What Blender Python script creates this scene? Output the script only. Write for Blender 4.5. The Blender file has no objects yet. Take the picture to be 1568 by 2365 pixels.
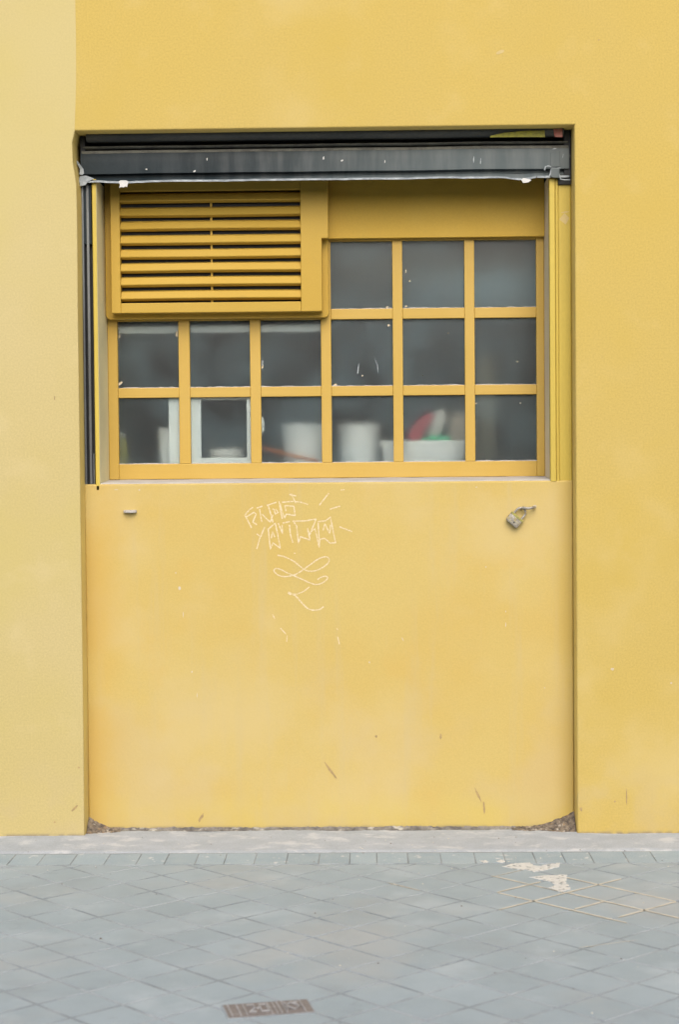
import bpy, bmesh, math, random
from mathutils import Vector, Matrix, noise as mnoise

random.seed(11)
S = bpy.context.scene
COL = S.collection
rad = math.radians

# ------------------------------------------------------------------ camera
EYE = Vector((0.0, -8.41, 1.75))
YAW, PITCH, ROLL = rad(1.2), rad(2.0), rad(0.5)
FPX, CPX, CPY = 4300.0, 784.0, 1182.5          # focal length and centre on a 1568 px wide picture
fwd = Vector((-math.sin(YAW) * math.cos(PITCH), math.cos(YAW) * math.cos(PITCH), -math.sin(PITCH)))
r0 = Vector((math.cos(YAW), math.sin(YAW), 0))
u0 = r0.cross(fwd)
rt = r0 * math.cos(ROLL) - u0 * math.sin(ROLL)
up = u0 * math.cos(ROLL) + r0 * math.sin(ROLL)
cam = bpy.data.cameras.new('camera')
cam.sensor_fit = 'HORIZONTAL'
cam.sensor_width = 24.0
cam.lens = 24.0 * FPX / 1568.0
cam.clip_start, cam.clip_end = 0.1, 500
cam.dof.use_dof = True
cam.dof.focus_distance = 8.6
cam.dof.aperture_fstop = 2.8
co = bpy.data.objects.new('camera', cam)
COL.objects.link(co)
M = Matrix((rt, up, -fwd)).transposed().to_4x4()
M.translation = EYE
co.matrix_world = M
S.camera = co

# ------------------------------------------------------------------ light
SUN_EL, SUN_AZ = rad(38), rad(6)              # height, and turn to the right of the street side
sdir = Vector((math.sin(SUN_AZ) * math.cos(SUN_EL), -math.cos(SUN_AZ) * math.cos(SUN_EL), math.sin(SUN_EL)))
W = bpy.data.worlds.new('World')
S.world = W
W.use_nodes = True
nt = W.node_tree
nt.nodes.clear()
sky = nt.nodes.new('ShaderNodeTexSky')
sky.sky_type = 'NISHITA'
sky.sun_disc = False
sky.sun_elevation = SUN_EL
sky.sun_rotation = math.atan2(sdir.x, sdir.y)
sky.air_density, sky.dust_density, sky.ozone_density = 1.0, 4.0, 1.0
hs = nt.nodes.new('ShaderNodeHueSaturation')
hs.inputs['Saturation'].default_value = 1.0
bg = nt.nodes.new('ShaderNodeBackground')
bg.inputs['Strength'].default_value = 0.15
wo = nt.nodes.new('ShaderNodeOutputWorld')
nt.links.new(sky.outputs[0], hs.inputs['Color'])
nt.links.new(hs.outputs[0], bg.inputs['Color'])
nt.links.new(bg.outputs[0], wo.inputs['Surface'])
sl = bpy.data.lights.new('sun', 'SUN')
sl.energy = 1.0
sl.angle = rad(55)
sl.color = (1.0, 0.985, 0.96)
so = bpy.data.objects.new('sun', sl)
COL.objects.link(so)
so.location = sdir * 30
so.rotation_euler = sdir.to_track_quat('Z', 'Y').to_euler()
S.view_settings.view_transform = 'Standard'
S.view_settings.look = 'None'
S.view_settings.exposure = 0.45
S.view_settings.gamma = 1.0
S.view_settings.use_curve_mapping = False
S.render.engine = 'CYCLES'


# ------------------------------------------------------------------ measuring: a sight line meets a plane
def P(px, py, y=None, z=None):
    d = fwd + rt * ((px - CPX) / FPX) - up * ((py - CPY) / FPX)
    t = (y - EYE.y) / d.y if y is not None else (z - EYE.z) / d.z
    return EYE + d * t


def X(px, py, y):
    return P(px, py, y).x


def Z(px, py, y):
    return P(px, py, y).z


# ------------------------------------------------------------------ mesh helpers
class MB:
    def __init__(self):
        self.v, self.f, self.m = [], [], []

    def add(self, vs, fs, mi=0):
        b = len(self.v)
        self.v += [tuple(p) for p in vs]
        self.f += [tuple(b + i for i in f) for f in fs]
        self.m += [mi] * len(fs)
        return self

    def box(self, x0, x1, y0, y1, z0, z1, mi=0):
        vs = [(x, y, z) for z in (z0, z1) for y in (y0, y1) for x in (x0, x1)]
        return self.add(vs, [(0, 2, 3, 1), (4, 5, 7, 6), (0, 1, 5, 4), (2, 6, 7, 3), (0, 4, 6, 2), (1, 3, 7, 5)], mi)

    def prism(self, pts, axis, a0, a1, mi=0):
        """polygon pts in the plane across axis ('x': (y,z), 'y': (x,z), 'z': (x,y))"""
        n = len(pts)
        k = {'x': lambda p, a: (a, p[0], p[1]), 'y': lambda p, a: (p[0], a, p[1]), 'z': lambda p, a: (p[0], p[1], a)}[axis]
        vs = [k(p, a0) for p in pts] + [k(p, a1) for p in pts]
        fs = [tuple(range(n)), tuple(range(2 * n - 1, n - 1, -1))]
        fs += [(i, n + i, n + (i + 1) % n, (i + 1) % n) for i in range(n)]
        return self.add(vs, fs, mi)

    def tube(self, pts, r, n=10, cap=True, mi=0):
        pts = [Vector(p) for p in pts]
        rs = r if isinstance(r, (list, tuple)) else [r] * len(pts)
        vs, fs = [], []
        ref = Vector((0, 0, 1))
        for i, p in enumerate(pts):
            t = (pts[min(i + 1, len(pts) - 1)] - pts[max(i - 1, 0)]).normalized()
            a = t.cross(ref)
            if a.length < 0.05:
                a = t.cross(Vector((0, 1, 0)))
            a.normalize()
            b = a.cross(t)
            vs += [p + (a * math.cos(2 * math.pi * k / n) + b * math.sin(2 * math.pi * k / n)) * rs[i] for k in range(n)]
        for i in range(len(pts) - 1):
            for k in range(n):
                fs.append((i * n + k, i * n + (k + 1) % n, (i + 1) * n + (k + 1) % n, (i + 1) * n + k))
        if cap:
            fs += [tuple(range(n - 1, -1, -1)), tuple(range((len(pts) - 1) * n, len(pts) * n))]
        return self.add(vs, fs, mi)

    def lathe(self, prof, cx, cy, n=28, mi=0, sx=1.0, sy=1.0):
        vs, fs = [], []
        for (r, z) in prof:
            vs += [(cx + r * sx * math.cos(2 * math.pi * k / n), cy + r * sy * math.sin(2 * math.pi * k / n), z) for k in range(n)]
        for i in range(len(prof) - 1):
            for k in range(n):
                fs.append((i * n + k, i * n + (k + 1) % n, (i + 1) * n + (k + 1) % n, (i + 1) * n + k))
        fs += [tuple(range(n - 1, -1, -1)), tuple(range((len(prof) - 1) * n, len(prof) * n))]
        return self.add(vs, fs, mi)

    def build(self, name, mats, parent=None, bevel=0, seg=2, smooth=False, fix=True, edges=None):
        me = bpy.data.meshes.new(name)
        me.from_pydata(self.v, [], self.f)
        for m in (mats if isinstance(mats, (list, tuple)) else [mats]):
            me.materials.append(m)
        for p, mi in zip(me.polygons, self.m):
            p.material_index = mi
        bm = bmesh.new()
        bm.from_mesh(me)
        if fix:
            bmesh.ops.recalc_face_normals(bm, faces=bm.faces)
        if bevel:
            es = [e for e in bm.edges if len(e.link_faces) == 2 and e.calc_face_angle(0) > 0.5]
            if edges:
                es = [e for e in es if edges((e.verts[0].co + e.verts[1].co) / 2, (e.verts[0].co - e.verts[1].co).normalized())]
            bmesh.ops.bevel(bm, geom=es, offset=bevel, segments=seg, profile=0.5, affect='EDGES', clamp_overlap=True)
        bm.to_mesh(me)
        bm.free()
        if smooth:
            for p in me.polygons:
                p.use_smooth = True
            me.set_sharp_from_angle(angle=rad(40))
        o = bpy.data.objects.new(name, me)
        COL.objects.link(o)
        if parent:
            o.parent = parent
        return o


def tag(o, label=None, cat=None, group=None, kind=None):
    for k, v in (('label', label), ('category', cat), ('group', group), ('kind', kind)):
        if v:
            o[k] = v
    return o


def empty(name, loc=(0, 0, 0)):
    o = bpy.data.objects.new(name, None)
    o.empty_display_size = 0.1
    COL.objects.link(o)
    o.location = loc
    return o


def adopt(o, root):
    """put a world-space mesh under a root without moving it"""
    o.parent = root
    o.location = o.location - root.location
    return o


# ------------------------------------------------------------------ materials
def mat(name, base, base2=None, scale=1.5, rough=0.7, metal=0.0, fine=0.06, fscale=220, bump=0.0, bscale=90,
        spots=None, detail=4.0, stretch=(1, 1, 1), rand=0.0, streak=None, spec=0.35, seed=0.0, extra=None, world=False, lo=0.35, hi=0.65):
    m = bpy.data.materials.new(name)
    m.use_nodes = True
    t = m.node_tree
    N, L = t.nodes, t.links
    b = N['Principled BSDF']
    b.inputs['Roughness'].default_value = rough
    b.inputs['Metallic'].default_value = metal
    b.inputs['Specular IOR Level'].default_value = spec
    tc = N.new('ShaderNodeTexCoord')
    mp = N.new('ShaderNodeMapping')
    mp.inputs['Scale'].default_value = stretch
    mp.inputs['Location'].default_value = (seed, seed * 1.7, seed * 0.6)
    if world:
        L.new(N.new('ShaderNodeNewGeometry').outputs['Position'], mp.inputs['Vector'])
    else:
        L.new(tc.outputs['Object'], mp.inputs['Vector'])
    src = mp.outputs[0]

    def noise(sc, det=detail, rg=0.55, vec=None):
        n = N.new('ShaderNodeTexNoise')
        n.inputs['Scale'].default_value = sc
        n.inputs['Detail'].default_value = det
        n.inputs['Roughness'].default_value = rg
        L.new(vec or src, n.inputs['Vector'])
        return n.outputs['Fac']

    def ramp(fac, a, c, smooth=True):
        r = N.new('ShaderNodeMapRange')
        r.interpolation_type = 'SMOOTHSTEP' if smooth else 'LINEAR'
        r.inputs['From Min'].default_value = a
        r.inputs['From Max'].default_value = c
        L.new(fac, r.inputs['Value'])
        return r.outputs[0]

    def mix(fac, A, B, mode='MIX'):
        x = N.new('ShaderNodeMix')
        x.data_type = 'RGBA'
        x.blend_type = mode
        for sock, val in ((x.inputs['Factor'], fac), (x.inputs['A'], A), (x.inputs['B'], B)):
            if hasattr(val, 'is_output'):
                L.new(val, sock)
            elif isinstance(val, (int, float)):
                sock.default_value = val
            else:
                sock.default_value = (*val, 1)
        return x.outputs['Result']

    c = mix(ramp(noise(scale), lo, hi), base, base2 or base)
    if fine:
        f = noise(fscale, 2.0, 0.7)
        g = ramp(f, 0.3, 0.7, False)
        c = mix(g, c, mix(1.0, c, (1 - 2 * fine,) * 3, 'MULTIPLY'))
    for (col, sc, a, e, amt, sd) in (spots or []):
        mp2 = N.new('ShaderNodeMapping')
        mp2.inputs['Location'].default_value = (sd, sd * 2.3, sd * 1.1)
        L.new(src, mp2.inputs['Vector'])
        q = ramp(noise(sc, 5.0, 0.6, mp2.outputs[0]), a, e)
        mu = N.new('ShaderNodeMath')
        mu.operation = 'MULTIPLY'
        L.new(q, mu.inputs[0])
        mu.inputs[1].default_value = amt
        c = mix(mu.outputs[0], c, col)
    if extra:
        c = extra(N, L, tc, c, noise, ramp, mix)
    if rand:
        oi = N.new('ShaderNodeObjectInfo')
        r = N.new('ShaderNodeMapRange')
        r.inputs['To Min'].default_value = 1 - rand
        r.inputs['To Max'].default_value = 1 + rand
        L.new(oi.outputs['Random'], r.inputs['Value'])
        c = mix(1.0, c, r.outputs[0], 'MULTIPLY')
    L.new(c, b.inputs['Base Color'])
    if bump:
        bp = N.new('ShaderNodeBump')
        bp.inputs['Strength'].default_value = bump
        bp.inputs['Distance'].default_value = 0.004
        L.new(noise(bscale, 5.0, 0.6, None if world else tc.outputs['Object']), bp.inputs['Height'])
        L.new(bp.outputs[0], b.inputs['Normal'])
    return m


def band(N, L, tc, comp, a, e):
    """0..1 ramp over one object coordinate"""
    s = N.new('ShaderNodeSeparateXYZ')
    L.new(tc.outputs['Object'], s.inputs[0])
    r = N.new('ShaderNodeMapRange')
    r.interpolation_type = 'SMOOTHSTEP'
    r.inputs['From Min'].default_value = a
    r.inputs['From Max'].default_value = e
    L.new(s.outputs[comp], r.inputs['Value'])
    return r.outputs[0]


def mulf(N, L, a, b):
    m = N.new('ShaderNodeMath')
    m.operation = 'MULTIPLY'
    for i, v in enumerate((a, b)):
        if hasattr(v, 'is_output'):
            L.new(v, m.inputs[i])
        else:
            m.inputs[i].default_value = v
    return m.outputs[0]


def wall_dirt(N, L, tc, c, noise, ramp, mix):
    low = band(N, L, tc, 'Z', 0.5, 0.02)
    splash = mulf(N, L, low, ramp(noise(7.0), 0.42, 0.68))
    c = mix(mulf(N, L, splash, 0.35), c, (0.48, 0.39, 0.22))
    foot = mulf(N, L, band(N, L, tc, 'Z', 0.008, -0.014), ramp(noise(22.0), 0.35, 0.6))
    return mix(mulf(N, L, foot, 0.8), c, (0.20, 0.17, 0.14))


def infill_dirt_tones(N, L, tc, c, noise, ramp, mix):
    # a lighter, greener band of touch-up paint along the foot
    foot = mulf(N, L, band(N, L, tc, 'Z', 0.20, 0.07), ramp(noise(3.0), 0.30, 0.55))
    c = mix(mulf(N, L, foot, 0.4), c, (0.56, 0.45, 0.12))
    pale = mulf(N, L, band(N, L, tc, 'Z', 0.95, 0.55), ramp(noise(2.3), 0.42, 0.66))
    c = mix(mulf(N, L, pale, 0.4), c, (0.515, 0.42, 0.235))
    mp = N.new('ShaderNodeMapping')
    mp.inputs['Scale'].default_value = (7, 1, 0.55)
    L.new(tc.outputs['Object'], mp.inputs['Vector'])
    c = mix(mulf(N, L, ramp(noise(2.0, 5.0, 0.6, mp.outputs[0]), 0.52, 0.75), 0.35), c, (0.50, 0.41, 0.21))
    edge = mulf(N, L, band(N, L, tc, 'X', -1.12, -1.33), ramp(noise(2.7), 0.2, 0.6))  # deeper ochre blended in towards both side edges
    c = mix(mulf(N, L, edge, 0.6), c, (0.52, 0.345, 0.08))
    edge = mulf(N, L, band(N, L, tc, 'X', 0.78, 0.88), ramp(noise(2.7), 0.2, 0.6))
    c = mix(mulf(N, L, edge, 0.6), c, (0.50, 0.36, 0.09))
    grime = mulf(N, L, band(N, L, tc, 'Z', 0.012, -0.008), ramp(noise(18.0), 0.3, 0.6))
    return mix(mulf(N, L, grime, 0.8), c, (0.2, 0.17, 0.13))


def shutter_sheen_dust(N, L, tc, c, noise, ramp, mix):
    side = band(N, L, tc, 'X', -0.9, 0.5)  # sheen growing towards the right, put into the colour
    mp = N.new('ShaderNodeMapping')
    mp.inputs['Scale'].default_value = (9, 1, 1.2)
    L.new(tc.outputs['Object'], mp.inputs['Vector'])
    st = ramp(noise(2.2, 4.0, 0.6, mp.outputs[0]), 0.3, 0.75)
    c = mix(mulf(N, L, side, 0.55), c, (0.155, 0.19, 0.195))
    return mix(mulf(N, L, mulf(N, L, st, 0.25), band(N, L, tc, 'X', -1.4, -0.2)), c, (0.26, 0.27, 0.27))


YEL = mat('yellow_wall_paint', (0.545, 0.408, 0.116), (0.555, 0.41, 0.104), 0.9, 0.8, fine=0.075, fscale=120, bump=0.12, bscale=70,
          spots=[((0.56, 0.445, 0.185), 0.8, 0.48, 0.68, 0.75, 3.0), ((0.505, 0.37, 0.083), 1.7, 0.5, 0.72, 0.55, 9.0),
                 ((0.57, 0.44, 0.165), 5.0, 0.55, 0.75, 0.35, 6.0), ((0.42, 0.33, 0.13), 16.0, 0.68, 0.8, 0.3, 12.0)], extra=wall_dirt)
def paler_top(N, L, tc, c, noise, ramp, mix):
    top = mulf(N, L, band(N, L, tc, 'Z', 1.6, 3.2), ramp(noise(1.2), 0.2, 0.6))  # paint graded paler towards the top
    c = mix(mulf(N, L, top, 0.35), c, (0.55, 0.48, 0.25))
    return wall_dirt(N, L, tc, c, noise, ramp, mix)


PALE = mat('pale_yellow_wall_paint', (0.555, 0.46, 0.215), (0.54, 0.445, 0.185), 0.8, 0.8, fine=0.075, fscale=120, bump=0.12, bscale=70,
           spots=[((0.51, 0.425, 0.145), 0.7, 0.48, 0.68, 0.6, 5.0), ((0.58, 0.485, 0.25), 4.0, 0.55, 0.75, 0.4, 8.0), ((0.42, 0.35, 0.16), 15.0, 0.69, 0.8, 0.3, 2.0)], extra=paler_top, seed=4)
INF = mat('ochre_infill_paint', (0.56, 0.43, 0.143), (0.555, 0.405, 0.118), 1.3, 0.75, fine=0.045, fscale=140, bump=0.15, bscale=55,
          spots=[((0.56, 0.445, 0.20), 1.6, 0.46, 0.7, 0.65, 2.0), ((0.565, 0.365, 0.085), 2.6, 0.56, 0.75, 0.3, 7.0),
                 ((0.48, 0.35, 0.15), 9.0, 0.66, 0.8, 0.25, 4.0)], extra=infill_dirt_tones)
GLOSSY = mat('yellow_oil_paint', (0.52, 0.345, 0.068), (0.535, 0.36, 0.08), 3.0, 0.5, fine=0.03, fscale=260, bump=0.05, bscale=60,
             spots=[((0.55, 0.34, 0.06), 12.0, 0.66, 0.8, 0.35, 3.0)], spec=0.4)
VENTP = mat('yellow_vent_enamel', (0.49, 0.318, 0.045), (0.50, 0.33, 0.052), 3.0, 0.55, fine=0.04, fscale=160, bump=0.05, bscale=60,
            spots=[((0.36, 0.25, 0.06), 9.0, 0.62, 0.8, 0.4, 3.0)])
FASC = mat('yellow_board_paint', (0.57, 0.365, 0.048), (0.58, 0.38, 0.056), 3.0, 0.6, fine=0.04, fscale=160, bump=0.08, bscale=60)
LIME = mat('yellow_rail_paint', (0.59, 0.46, 0.085), (0.54, 0.41, 0.075), 5.0, 0.5, fine=0.05, bump=0.08, bscale=60, stretch=(1, 1, 0.15),
           spots=[((0.35, 0.25, 0.05), 14.0, 0.66, 0.78, 0.6, 3.0)])
REVEAL = mat('pale_reveal_plaster', (0.76, 0.69, 0.40), (0.70, 0.63, 0.37), 4.0, 0.85, bump=0.15, bscale=70)
REVEAL2 = mat('dusty_reveal_plaster', (0.78, 0.68, 0.46), (0.72, 0.62, 0.45), 4.0, 0.85, bump=0.15, bscale=70)
JAMB = mat('brightened_jamb_yellow', (0.72, 0.56, 0.175), (0.68, 0.51, 0.16), 3.0, 0.75, bump=0.15, bscale=60,
           spots=[((0.45, 0.30, 0.10), 8.0, 0.6, 0.75, 0.5, 2.0)], extra=wall_dirt)  # wall yellow lightened on the reveals, standing in for missing light
SILL = mat('dusty_grey_sill', (0.60, 0.57, 0.52), (0.52, 0.49, 0.46), 9.0, 0.9, fine=0.12, bump=0.3, bscale=90,
           spots=[((0.16, 0.14, 0.12), 26.0, 0.66, 0.78, 0.6, 1.0)])
STEEL2 = mat('dusty_rolled_steel', (0.10, 0.105, 0.10), (0.07, 0.075, 0.075), 8.0, 0.6, fine=0.15, bump=0.08, stretch=(0.3, 1, 1))
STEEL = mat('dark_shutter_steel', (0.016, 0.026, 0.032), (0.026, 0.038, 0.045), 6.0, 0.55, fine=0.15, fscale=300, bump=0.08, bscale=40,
            spots=[((0.30, 0.31, 0.31), 38.0, 0.74, 0.80, 0.6, 4.0)], extra=shutter_sheen_dust, spec=0.2)
BLACK = mat('black_shutter_steel', (0.018, 0.020, 0.024), (0.03, 0.032, 0.034), 8.0, 0.6, fine=0.1, bump=0.05,
            spots=[((0.10, 0.10, 0.09), 20.0, 0.62, 0.75, 0.6, 4.0)])
WORN = mat('worn_aluminium_edge', (0.44, 0.49, 0.52), (0.26, 0.30, 0.33), 22.0, 0.55, fine=0.15, bump=0.15, bscale=120,
           spots=[((0.10, 0.11, 0.12), 24.0, 0.62, 0.75, 0.7, 4.0)])
DUSTEDGE = mat('dusty_ridge', (0.20, 0.20, 0.17), (0.13, 0.13, 0.115), 20.0, 0.85, fine=0.2)
RAILM = mat('bare_guide_metal', (0.24, 0.26, 0.27), (0.12, 0.13, 0.14), 6.0, 0.5, metal=0.3, fine=0.1, stretch=(1, 1, 0.2))
WHITEP = mat('white_splash_paint', (0.66, 0.66, 0.64), (0.58, 0.59, 0.58), 30.0, 0.7)
CHIP = mat('bare_plaster_chip', (0.62, 0.56, 0.44), (0.58, 0.50, 0.34), 40.0, 0.9)
SCUFF = mat('dark_rubber_scuff', (0.36, 0.26, 0.13), (0.46, 0.33, 0.15), 60.0, 0.8)
STREAKY = mat('yellow_overspray', (0.44, 0.42, 0.07), (0.30, 0.29, 0.08), 40.0, 0.7)
PINK = mat('faded_red_sticker', (0.42, 0.13, 0.12), (0.45, 0.25, 0.20), 40.0, 0.7)
LOCK = mat('weathered_lock_steel', (0.50, 0.47, 0.40), (0.30, 0.27, 0.22), 60.0, 0.5, metal=0.35, fine=0.2, bump=0.2, bscale=150,
           spots=[((0.50, 0.40, 0.08), 30.0, 0.55, 0.7, 0.5, 2.0)])
BRASS = mat('worn_lock_edge', (0.45, 0.42, 0.10), (0.35, 0.33, 0.12), 60.0, 0.5, metal=0.2, fine=0.2)
SHACK = mat('worn_shackle_steel', (0.52, 0.50, 0.45), (0.34, 0.31, 0.26), 60.0, 0.4, metal=0.4, fine=0.15)
FAINT = mat('faded_paint_patch', (0.60, 0.48, 0.22), (0.57, 0.45, 0.20), 30.0, 0.85)
CHALK = mat('pale_marker_ink', (0.60, 0.47, 0.22), (0.70, 0.60, 0.39), 130.0, 0.8, fine=0, lo=0.36, hi=0.56)
SPILL = WHITEP.copy()
SPILL.name = 'worn_white_spill'
_t = SPILL.node_tree
_n = _t.nodes.new('ShaderNodeTexNoise')
_n.inputs['Scale'].default_value = 48
_n.inputs['Detail'].default_value = 6
_g = _t.nodes.new('ShaderNodeNewGeometry')
_r = _t.nodes.new('ShaderNodeMapRange')
_r.inputs['From Min'].default_value = 0.33
_r.inputs['From Max'].default_value = 0.43
_t.links.new(_g.outputs['Position'], _n.inputs['Vector'])
_t.links.new(_n.outputs['Fac'], _r.inputs['Value'])
_t.links.new(_r.outputs[0], _t.nodes['Principled BSDF'].inputs['Alpha'])
TILE = mat('grey_pavement_tile', (0.355, 0.42, 0.455), (0.325, 0.388, 0.42), 4.0, 0.85, fine=0.10, fscale=300, bump=0.2, bscale=130,
           spots=[((0.43, 0.485, 0.515), 3.0, 0.52, 0.72, 0.5, 2.0), ((0.385, 0.385, 0.37), 1.3, 0.48, 0.7, 0.5, 4.0), ((0.275, 0.31, 0.325), 2.4, 0.5, 0.72, 0.5, 14.0), ((0.20, 0.215, 0.22), 7.0, 0.60, 0.80, 0.4, 6.0),
                  ((0.55, 0.57, 0.57), 30.0, 0.70, 0.78, 0.5, 1.0)], rand=0.03, world=True)
GROUT = mat('dirty_grout', (0.275, 0.31, 0.325), (0.385, 0.425, 0.45), 5.0, 0.95, fine=0.15, bump=0.3, world=True)
LIMEG = mat('pale_joint_filler', (0.70, 0.66, 0.56), (0.60, 0.57, 0.49), 14.0, 0.95, fine=0.1, bump=0.2)
CONC = mat('pale_concrete_strip', (0.475, 0.515, 0.565), (0.42, 0.46, 0.505), 6.0, 0.92, fine=0.12, fscale=160, bump=0.45, bscale=60,
           spots=[((0.58, 0.595, 0.61), 9.0, 0.52, 0.68, 0.7, 2.0), ((0.14, 0.14, 0.14), 22.0, 0.66, 0.76, 0.5, 6.0)])
SETT = mat('blue_grey_sett', (0.34, 0.42, 0.47), (0.375, 0.45, 0.49), 10.0, 0.8, fine=0.12, fscale=200, bump=0.3, bscale=80,
           spots=[((0.62, 0.62, 0.61), 22.0, 0.62, 0.68, 0.7, 3.0)], rand=0.06, world=True)
RUBBLE = mat('crumbled_mortar', (0.30, 0.25, 0.19), (0.12, 0.10, 0.085), 45.0, 0.95, fine=0.2, bump=0.6, bscale=60,
             spots=[((0.44, 0.40, 0.34), 40.0, 0.56, 0.66, 0.8, 3.0), ((0.30, 0.19, 0.09), 30.0, 0.58, 0.68, 0.7, 8.0)])
BEADM = mat('grey_mortar_bead', (0.30, 0.28, 0.25), (0.15, 0.14, 0.13), 20.0, 0.95, fine=0.2, bump=0.5, bscale=60,
            spots=[((0.50, 0.48, 0.42), 14.0, 0.54, 0.66, 0.85, 3.0)])
RUST = mat('rusty_iron_cover', (0.265, 0.235, 0.22), (0.24, 0.215, 0.205), 30.0, 0.8, fine=0.2, bump=0.3,
           spots=[((0.36, 0.36, 0.36), 14.0, 0.55, 0.7, 0.5, 3.0)])
RIBM = mat('dusty_iron_rib', (0.44, 0.44, 0.44), (0.34, 0.33, 0.32), 30.0, 0.85, fine=0.15)
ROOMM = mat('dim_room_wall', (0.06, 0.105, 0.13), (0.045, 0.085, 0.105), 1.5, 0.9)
COUNT = mat('grey_counter_top', (0.55, 0.56, 0.56), (0.48, 0.49, 0.49), 4.0, 0.6)
PAIL = mat('white_plastic', (0.80, 0.82, 0.80), (0.77, 0.79, 0.77), 5.0, 0.45, fine=0.02)
CREAM = mat('cream_plastic', (0.72, 0.70, 0.64), (0.68, 0.66, 0.60), 5.0, 0.5, fine=0.02)
WFRAME = mat('white_gloss_paint', (0.84, 0.86, 0.82), (0.78, 0.80, 0.76), 6.0, 0.5, fine=0.03)
ORANGE = mat('orange_handle', (0.55, 0.16, 0.04), None, 5.0, 0.5)
REDP = mat('red_plastic', (0.56, 0.05, 0.07), None, 5.0, 0.5)
GREENP = mat('green_plastic', (0.01, 0.40, 0.17), None, 5.0, 0.5)
OLIVE = mat('olive_label_plastic', (0.30, 0.28, 0.06), None, 5.0, 0.5)
BEIGE = mat('beige_cloth', (0.46, 0.37, 0.28), (0.40, 0.33, 0.26), 20.0, 0.9)
OGREY = mat('olive_grey_reflection', (0.34, 0.34, 0.26), (0.28, 0.28, 0.22), 2.0, 0.7)
STREETW = mat('street_plaster', (0.20, 0.235, 0.25), (0.15, 0.18, 0.19), 0.4, 0.9)
DARKGL = mat('dark_window', (0.03, 0.035, 0.04), None, 1.0, 0.2)
ASPH = mat('asphalt', (0.05, 0.05, 0.052), (0.06, 0.06, 0.06), 2.0, 0.9, fine=0.2, bump=0.4)

GLASS = bpy.data.materials.new('dusty_hazed_window_glass')
GLASS.use_nodes = True
_t = GLASS.node_tree
_b = _t.nodes['Principled BSDF']
_b.inputs['Transmission Weight'].default_value = 1.0
_b.inputs['IOR'].default_value = 1.45
_b.inputs['Roughness'].default_value = 0.29
_b.inputs['Base Color'].default_value = (0.925, 0.985, 0.99, 1)
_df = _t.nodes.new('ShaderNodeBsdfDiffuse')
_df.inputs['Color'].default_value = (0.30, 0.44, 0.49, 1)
_mx = _t.nodes.new('ShaderNodeMixShader')
_tc = _t.nodes.new('ShaderNodeTexCoord')
_n = _t.nodes.new('ShaderNodeTexNoise')
_n.inputs['Scale'].default_value = 4.2
_n.inputs['Detail'].default_value = 6
_r = _t.nodes.new('ShaderNodeMapRange')
_r.inputs['From Min'].default_value = 0.38
_r.inputs['From Max'].default_value = 0.68
_r.inputs['To Min'].default_value = 0.01
_r.inputs['To Max'].default_value = 0.10
_t.links.new(_tc.outputs['Object'], _n.inputs['Vector'])
_t.links.new(_n.outputs['Fac'], _r.inputs['Value'])
_N, _L = _t.nodes, _t.links
_hz = mulf(_N, _L, mulf(_N, _L, band(_N, _L, _tc, 'X', -0.25, 0.35), band(_N, _L, _tc, 'Z', 2.30, 2.44)), band(_N, _L, _tc, 'Z', 2.66, 2.50))  # reflection haze painted into the upper right panes
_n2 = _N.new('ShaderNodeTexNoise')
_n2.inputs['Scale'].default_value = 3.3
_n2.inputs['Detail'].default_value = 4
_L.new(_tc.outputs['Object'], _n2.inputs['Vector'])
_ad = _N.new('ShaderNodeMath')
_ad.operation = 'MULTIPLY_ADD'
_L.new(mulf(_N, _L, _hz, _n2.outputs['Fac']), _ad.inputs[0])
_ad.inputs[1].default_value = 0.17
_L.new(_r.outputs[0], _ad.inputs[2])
_t.links.new(_ad.outputs[0], _mx.inputs[0])
_t.links.new(_b.outputs[0], _mx.inputs[1])
_t.links.new(_df.outputs[0], _mx.inputs[2])
_t.links.new(_mx.outputs[0], _t.nodes['Material Output'].inputs['Surface'])

# ================================================================== SETTING: ground, pavement, road
g = MB()
g.add([(-150, -150, -0.17), (150, -150, -0.17), (150, 150, -0.17), (-150, 150, -0.17)], [(0, 1, 2, 3)])
tag(g.build('ground', ASPH), kind='structure')

pave = MB().box(-30, 30, -3.9, -0.408, -0.16, -0.0022).build('pavement', GROUT)
tag(pave, kind='structure')
tag(MB().box(-30, 30, -4.05, -3.902, -0.16, 0.0).build('kerb', CONC, bevel=0.012), kind='structure')

# --- diamond-laid tiles: one object each where they are in view
LO = Vector((0.5836, -1.2905))
LA = Vector((0.13211, -0.14029))
LB = Vector((0.14029, 0.13211))
EDGE_Y = -0.648
HALF = 0.479


def clip(poly, yl):
    out = []
    for i, p in enumerate(poly):
        q = poly[(i + 1) % len(poly)]
        if p[1] <= yl:
            out.append(p)
        if (p[1] - yl) * (q[1] - yl) < 0:
            t = (yl - p[1]) / (q[1] - p[1])
            out.append((p[0] + t * (q[0] - p[0]), yl))
    return out


def tile_mesh(mb, poly, top, ch=0.003, low=-0.0075):
    n = len(poly)
    cx = sum(p[0] for p in poly) / n
    cy = sum(p[1] for p in poly) / n

    def ins(d):
        r = []
        for p in poly:
            v = Vector((p[0] - cx, p[1] - cy))
            L = v.length
            v *= max(0.0, (L - d * 1.4) / L)
            r.append((cx + v.x, cy + v.y))
        return r
    a, b = poly, ins(ch)
    vs = [(p[0], p[1], low) for p in a] + [(p[0], p[1], top - ch * 0.5) for p in a] + [(p[0], p[1], top) for p in b]
    mb.add(vs, [tuple(range(2 * n, 3 * n))])
    fs = []
    vs, base = [], len(mb.v) - 3 * n
    for k in (0, 1):
        fs += [(k * n + i, k * n + (i + 1) % n, (k + 1) * n + (i + 1) % n, (k + 1) * n + i) for i in range(n)]
    mb.f += [tuple(base + i for i in f) for f in fs]
    mb.m += [1] * len(fs)


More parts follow.
